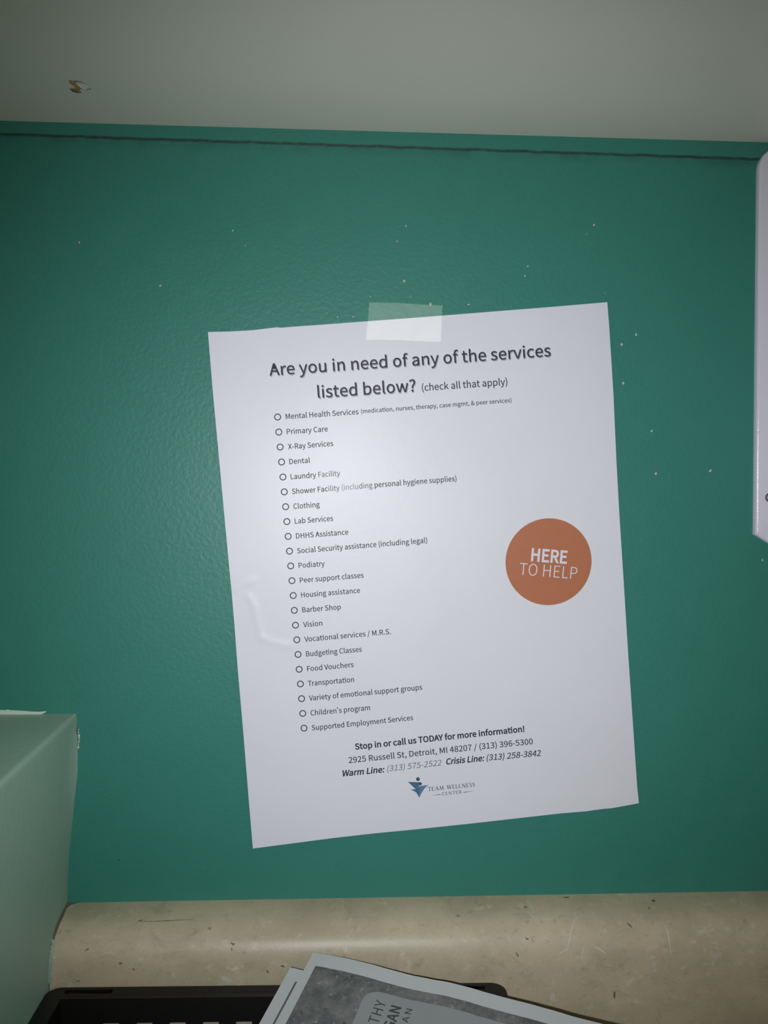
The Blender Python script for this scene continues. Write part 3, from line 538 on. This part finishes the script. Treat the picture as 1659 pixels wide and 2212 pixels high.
WH = RZ-FZ
holed('back_panel', 12, 3, lambda u, v: TV(RW+u, RW+1.0+v*.16, RZ-v), 8.4, 8.4, 16.5, 16.5, 22.3, 11.6, TW-2*RW, WH, .0018)
for s in (0, 1):
    xx = RW+.6 if s == 0 else TW-RW-.6
    holed('side_panel', 15, 3, lambda u, v: TV(xx+(v*.04 if s == 0 else -v*.04), RW+1+u, RZ-v), 8.4, 8.4, 17.5, 16.5, 16, 13.4, TD-RW-12, WH, .0018)
holed('floor_panel', 11, 15, lambda u, v: TV(RW+u, RW+13.5+v, FZ), 8.4, 8.4, 17.5, 17.5, 16, 12, TW-2*RW, TD-RW-27, .0018)
A = Acc()
A.grid([[TV(RW+(TW-2*RW)*t, y, z) for t in (0, .3, .36, .42, .58, .64, .7, 1)] for y, z in ((TD-14, FZ), (TD-7, FZ+5), (TD-4, FZ+14), (TD-3, FZ+20))])
solid(A.out('front_lip', M['black'], tray, True), .0018, 0)

# ------------------------------------------------------------------ leaflets lying in the tray, curling up at the back
P0 = Vector(D['P0']); E1 = Vector(D['e1']); E2 = Vector(D['e2']); EN = Vector(D['eN'])
def leaf_surf(s0, t0, drop):
    def f(u, v, lift=0.0):       # u along the back edge, v towards the room, millimetres
        s, t = u+s0, v+t0
        fade = math.exp(-max(0, t-30)/60.0)
        p = P0+E1*s+E2*t+EN*(interp(D['wave'], s)*fade+lift-drop)
        c = -264.1-drop*.4+lift; k = 1.5; q = (p.z-c)/k
        z = c+k*(math.log1p(math.exp(q)) if q < 30 else q)
        return V(p.x, p.y, z)
    return f
def quad_grid(name, f, s0, t0, s1, t1, ds, mat, parent, lift, hole=None):
    nu = max(2, int((s1-s0)/ds)); nv = max(2, int((t1-t0)/ds))
    A = Acc(); A.grid([[f(s0+(s1-s0)*i/nu, t0+(t1-t0)*j/nv, lift) for i in range(nu+1)] for j in range(nv+1)], flip=True)
    return A.out(name, mat, parent, True)
f1 = leaf_surf(0, 0, 0)
l1 = empty('leaflet', f1(140, 108), 'white leaflet printed with a grey photo of a card, topmost in the black tray', 'leaflet', None)
rows = [[f1(i*279.4/93, j*215.9/72, 0) for i in range(94)] for j in range(73)]
sheet_mesh('sheet', rows, [[p-Vector((0, 0, .00012)) for p in q] for q in rows], M['leaf'], l1)
ph = quad_grid('printed_photo', f1, 4.8, 8.9, 150, 200, 3, M['granite'], l1, .10)
A = Acc(); rows = []; CR = 8.0; ca, cb_, cc_, cd_ = 34.6, 15.4, 138.0, 120.0
for j in range(61):
    t = cb_+(cd_-cb_)*(1-math.cos(math.pi*j/60))/2
    dt = max(0, CR-(t-cb_), CR-(cd_-t)); ins = CR-math.sqrt(max(0, CR*CR-dt*dt))
    rows.append([f1(ca+ins+(cc_-ca-2*ins)*i/50, t, .18) for i in range(51)])
A.grid(rows, flip=True)
card = A.out('printed_card', M['cardgrey'], l1, True)
# lettering on the printed card reads along the sheet's short side: text runs towards the back edge
A = Acc()
def flip_text(word, s_base, t_end, cap, off, length, track=0):
    # letters stand with their tops towards smaller u
    polys, x0, x1 = layout(word, off, 0, track); k = length/(x1-x0); c = cap/1028
    for i, cs in polys:
        pts = [[Vector((s_base-y*c, t_end+(x1-x)*k, 0)) for x, y in cc_] for cc_ in cs]
        flat = [p for q in pts for p in q]; b = len(A.v); A.v += [f1(p.x, p.y, .24) for p in flat]
        for t in tess(pts): A.f.append(tuple(b+j for j in t)); A.m.append(0)
flip_text('HEALTHY', 46.0, 20.5, 5.0, 2, 31.5, 60)
flip_text('MICHIGAN', 53.6, 21.2, 4.9, 32, 33.5, 40)
flip_text('PLAN', 59.0, 21.0, 3.1, 8, 16.5, 240)
mesh_o = A.out('card_lettering', M['cardtext'], None)
mesh_o.parent = card; mesh_o.matrix_parent_inverse = card.matrix_world.inverted()

f2 = leaf_surf(-7.3, 12.6, .45)
l2 = empty('leaflet', f2(140, 108), 'white leaflet with a thin grey rule, peeking out under the topmost leaflet in the tray', 'leaflet', None)
rows = [[f2(i*279.4/93, j*215.9/72, 0) for i in range(94)] for j in range(73)]
sheet_mesh('sheet', rows, [[p-Vector((0, 0, .00012)) for p in q] for q in rows], M['leaf'], l2)
quad_grid('printed_rule', f2, 6.0, 7.9, 7.0, 190, .9, M['linegrey'], l2, .08)

# ------------------------------------------------------------------ white dispenser at the right
DX, DZ, DA = 224.4, 70.0, math.radians(1.25)
def DV(x, y, z): return V(DX+x*math.cos(DA)-z*math.sin(DA), -y, DZ+x*math.sin(DA)+z*math.cos(DA))
dsp = empty('dispenser', DV(60, 0, 0), 'glossy white plastic wall dispenser with rounded top corner at the right edge', 'dispenser')
W_, ZT, ZB = 122.0, 106.0, -103.8
out = []
r = 12.5
out += [(0, ZB)]
out += [(0, ZB+30), (0, ZB+80), (0, ZB+140), (0, ZT-r)]
for i in range(1, 10):
    a = math.pi-math.pi/2*i/9; out.append((r+r*math.cos(a), ZT-r+r*math.sin(a)))
out += [(W_/2, ZT)]
for i in range(0, 10):
    a = math.pi/2-math.pi/2*i/9; out.append((W_-r+r*math.cos(a), ZT-r+r*math.sin(a)))
out += [(W_, ZT-60), (W_, ZB)]
for i in range(1, 14):
    t = i/14; out.append((W_*(1-t), ZB-18*math.sin(math.pi*t)**.8))
def inset(d):
    cx, cz = W_/2, 0
    return [(x+(cx-x)*d/62.0, z+(cz-z)*d/105.0) for x, z in out]
A = Acc()
lv = [(0, 0), (0, 2.6), (.25, 3.2), (.75, 3.6), (1.5, 3.8), (8, 4.2), (14, 5.2), (18, 9), (21, 18)]
A.grid([[DV(x, y, z) for x, z in inset(d)+[inset(d)[0]]] for d, y in lv])
A.out('housing', M['plastic'], dsp, True)
A = Acc()
lv = [(20.5, 15), (22, 30), (25, 48), (29, 58), (34, 63), (42, 66)]
A.grid([[DV(x, y, z) for x, z in inset(d)+[inset(d)[0]]] for d, y in lv])
q = inset(42); A.poly([DV(x, 66, z) for x, z in q][::-1])
A.out('cover', M['plastic'], dsp, True)
# small dark ring with a grey centre
rx, rz = 7.3, -83.2
A = Acc(); n = 40
ringp = lambda r_, y: [DV(rx+r_*math.cos(2*math.pi*i/n), y, rz+r_*math.sin(2*math.pi*i/n)) for i in range(n+1)]
A.grid([ringp(2.55, 4.2), ringp(2.5, 5.0), ringp(2.0, 5.05), ringp(1.8, 4.6)], 0); A.grid([ringp(1.8, 4.6), ringp(.9, 4.75), ringp(.02, 4.8)], 1)
A.out('lock_ring', [M['ring'], M['disc']], dsp, True)

# ------------------------------------------------------------------ the flyer taped to the wall
def along(l, t):
    ds = [0]
    for a, b in zip(l, l[1:]): ds.append(ds[-1]+math.dist(a, b))
    x = t*ds[-1]
    for i in range(len(l)-1):
        if x <= ds[i+1]+1e-9:
            f = (x-ds[i])/(ds[i+1]-ds[i]); return (l[i][0]+(l[i+1][0]-l[i][0])*f, l[i][1]+(l[i+1][1]-l[i][1])*f)
    return tuple(l[-1])
def seg_d(p, a, b):
    ax, az = a; bx, bz = b; dx, dz = bx-ax, bz-az
    t = max(0, min(1, ((p[0]-ax)*dx+(p[1]-az)*dz)/(dx*dx+dz*dz)))
    return math.hypot(p[0]-ax-dx*t, p[1]-az-dz*t)
RAMP = [1.0, .75, .6]
def gap(x, z):                   # how far the sheet stands off the wall, mm
    g = .45+.25*math.sin(x*.05+1)*math.sin(z*.033)
    g += .55*max(0, min(1, (-z-120)/60))**2
    for l, hgt in zip(D['ridge'], (.22, .32, .26)):
        if -75 < x < -10 and -100 < z < -30:
            d = min(seg_d((x, z), a, b) for a, b in zip(l, l[1:]))
            g += hgt*math.exp(-(d/1.9)**2)
    return g
def fs(x, z, lift=0.0): return V(x, -(gap(x, z)+lift), z)
T, B, L_, R_ = D['T'], D['B'], D['L'], D['R']
NU, NV = 170, 220
fly = empty('flyer', V(46.8, -.5, -57), 'white paper flyer listing services with check circles, taped to the teal wall', 'flyer')
rows = []
tl, tr, bl, br = T[0], T[-1], B[0], B[-1]
for j in range(NV+1):
    v = j/NV; lp_ = along(L_, v); rp = along(R_, v); row = []
    for i in range(NU+1):
        u = i/NU; tp = along(T, u); bp2 = along(B, u)
        x = (1-v)*tp[0]+v*bp2[0]+(1-u)*lp_[0]+u*rp[0]-((1-u)*(1-v)*tl[0]+u*(1-v)*tr[0]+(1-u)*v*bl[0]+u*v*br[0])
        z = (1-v)*tp[1]+v*bp2[1]+(1-u)*lp_[1]+u*rp[1]-((1-u)*(1-v)*tl[1]+u*(1-v)*tr[1]+(1-u)*v*bl[1]+u*v*br[1])
        row.append(fs(x, z))
    rows.append(row)
sheet = sheet_mesh('sheet', rows, [[p+Vector((0, .0001, 0)) for p in r] for r in rows], M['paper'], fly)
CAP = {'H': 6.25, 'C': 3.65, 'L': 2.78, 'M': 2.2, 'F': 3.2}
LIFT = .13
def run(A, r, mi=0, lift=LIFT, shift=(0, 0)):
    t, a, b, cls, st = r[:5]
    off = {0: 16, 1: 44, 2: 18, 3: 42, 4: 0}[st]; off = 12 if cls == 'H' else off
    lettering(A, t, a, b, CAP[cls], fs, off, .19 if st in (2, 3, 4) else 0.0, r[5] if isinstance(r[5], list) else None, lift, shift, mi)
for r_ in D['head']:
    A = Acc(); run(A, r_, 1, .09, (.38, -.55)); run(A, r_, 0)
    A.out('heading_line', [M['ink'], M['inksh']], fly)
A = Acc(); run(A, D['sub'][0]); A.out('heading_note', [M['inkmid']], fly)
for it in D['items']:
    A = Acc()
    for r_ in it[1:]: run(A, r_)
    li = A.out('list_entry', [M['inkmid'], M['fade'], M['fade2']], fly)
    A = Acc(); n = 36; cx, cz = it[0]
    ring = lambda q: [fs(cx+q*math.cos(2*math.pi*i/n), cz+q*math.sin(2*math.pi*i/n), LIFT) for i in range(n+1)]
    A.grid([ring(1.86), ring(1.32)])
    c_ = A.out('check_circle', M['inkmid'], None); c_.parent = li; c_.matrix_parent_inverse = li.matrix_world.inverted()
for i, ln in enumerate(D['foot']):
    A = Acc()
    for r_ in ln: run(A, r_, 1 if r_[4] in (1, 3) else (2 if r_[4] == 4 else 0))
    A.out('contact_line', [M['inkmid'], M['ink'], M['linegrey']], fly)
# round orange badge
(cx, cz), e_ = D['bd'][0], D['bd'][1]; rad = math.dist((cx, cz), e_)
A = Acc(); n = 128
circ = lambda q: [fs(cx+q*math.cos(2*math.pi*i/n), cz+q*math.sin(2*math.pi*i/n), .10) for i in range(n+1)]
A.grid([circ(rad*k) for k in (1, .85, .7, .5, .3, .1, .001)])
badge = A.out('round_badge', M['orange'], fly, True)
badge['label'] = 'round orange badge with white lettering'
def child(acc, name, mats, par):
    o = acc.out(name, mats, None); o.parent = par; o.matrix_parent_inverse = par.matrix_world.inverted(); return o
for txt, (a, b, c), off, tk in (('HERE', D['bt'][0], 42, 10), ('TO HELP', D['bt'][1], -17, 0)):
    A = Acc(); lettering(A, txt, a, b, math.dist(a, c), fs, off, lift=.2, track=tk); child(A, 'badge_lettering', M['white'], badge)
# logo: a small blue figure with arms spread, and its name beside it
lg = D['lg']
A = Acc()
for k, s in enumerate(lg['sh']):
    p = [Vector((x, z, 0)) for x, z in s]; b = len(A.v); A.v += [fs(q.x, q.y, LIFT+.01*k) for q in p]
    for t in tessellate_polygon([p]): A.f.append(tuple(b+i for i in t)); A.m.append((0, 0, 1)[k])
n = 28; cx, cz = lg['dot']
dd = lambda q, ox=0, oz=0, l=LIFT: [fs(cx+ox+q*math.cos(2*math.pi*i/n), cz+oz+q*math.sin(2*math.pi*i/n), l) for i in range(n+1)]
A.grid([dd(1.02), dd(.5), dd(.01)], 2); A.grid([dd(.34, .3, .3, .16), dd(.01, .3, .3, .16)], 3)
cx, cz = lg['sh'][0][5]; cx -= .35; cz += .25
A.grid([dd(.75, 0, 0, .16), dd(.01, 0, 0, .16)], 2)
cx, cz = lg['sh'][0][8]; cx += .1; cz += .2
A.grid([dd(.3, 0, 0, .17), dd(.01, 0, 0, .17)], 3)
logo = A.out('logo', [M['blue1'], M['blue2'], M['navy'], M['lightgrey']], fly)
logo['label'] = 'small blue figure logo'
A = Acc(); serif_line(A, 'TEAM WELLNESS', *lg['t1'], 2.25, fs, LIFT); child(A, 'logo_lettering', M['greyink'], logo)
A = Acc(); serif_line(A, 'CENTER', *lg['t2'], 1.75, fs, LIFT); child(A, 'logo_lettering', M['greyink'], logo)
for a, b in lg['ln']:
    A = Acc(); d = Vector((b[0]-a[0], b[1]-a[1])).normalized(); nn = Vector((-d.y, d.x))*.22
    A.poly([fs(a[0], a[1], LIFT), fs(b[0]-nn.x, b[1]-nn.y, LIFT), fs(b[0]+nn.x, b[1]+nn.y, LIFT)]); child(A, 'logo_rule', M['greyink'], logo)

# strip of tape over the flyer's top edge
tp = D['tape']; A = Acc(); NX, NZ = 60, 40
for_rows = []
top_edge = lambda x: next((a[1]+(b[1]-a[1])*(x-a[0])/(b[0]-a[0]) for a, b in zip(T, T[1:]) if a[0] <= x <= b[0]), 0)
for j in range(NZ+1):
    v = j/NZ; row = []
    for i in range(NX+1):
        u = i/NX
        x = (1-v)*((1-u)*tp[0][0]+u*tp[1][0])+v*((1-u)*tp[3][0]+u*tp[2][0])
        z = (1-v)*((1-u)*tp[0][1]+u*tp[1][1])+v*((1-u)*tp[3][1]+u*tp[2][1])
        if i in (0, NX): x += random.uniform(-.25, .25)
        if j in (0, NZ): z += .25*math.sin(u*5)
        d = (top_edge(x)-z)/3.0; k = max(0, min(1, d+.8)); k = k*k*(3-2*k)
        g = .08+k*(gap(x, z)+.03)
        row.append(V(x, -g-.05, z))
    for_rows.append(row)
A.grid(for_rows, flip=True)
tag(A.out('adhesive_tape', M['tape'], None, True), 'short strip of frosted clear tape holding the top edge of the flyer', 'tape')
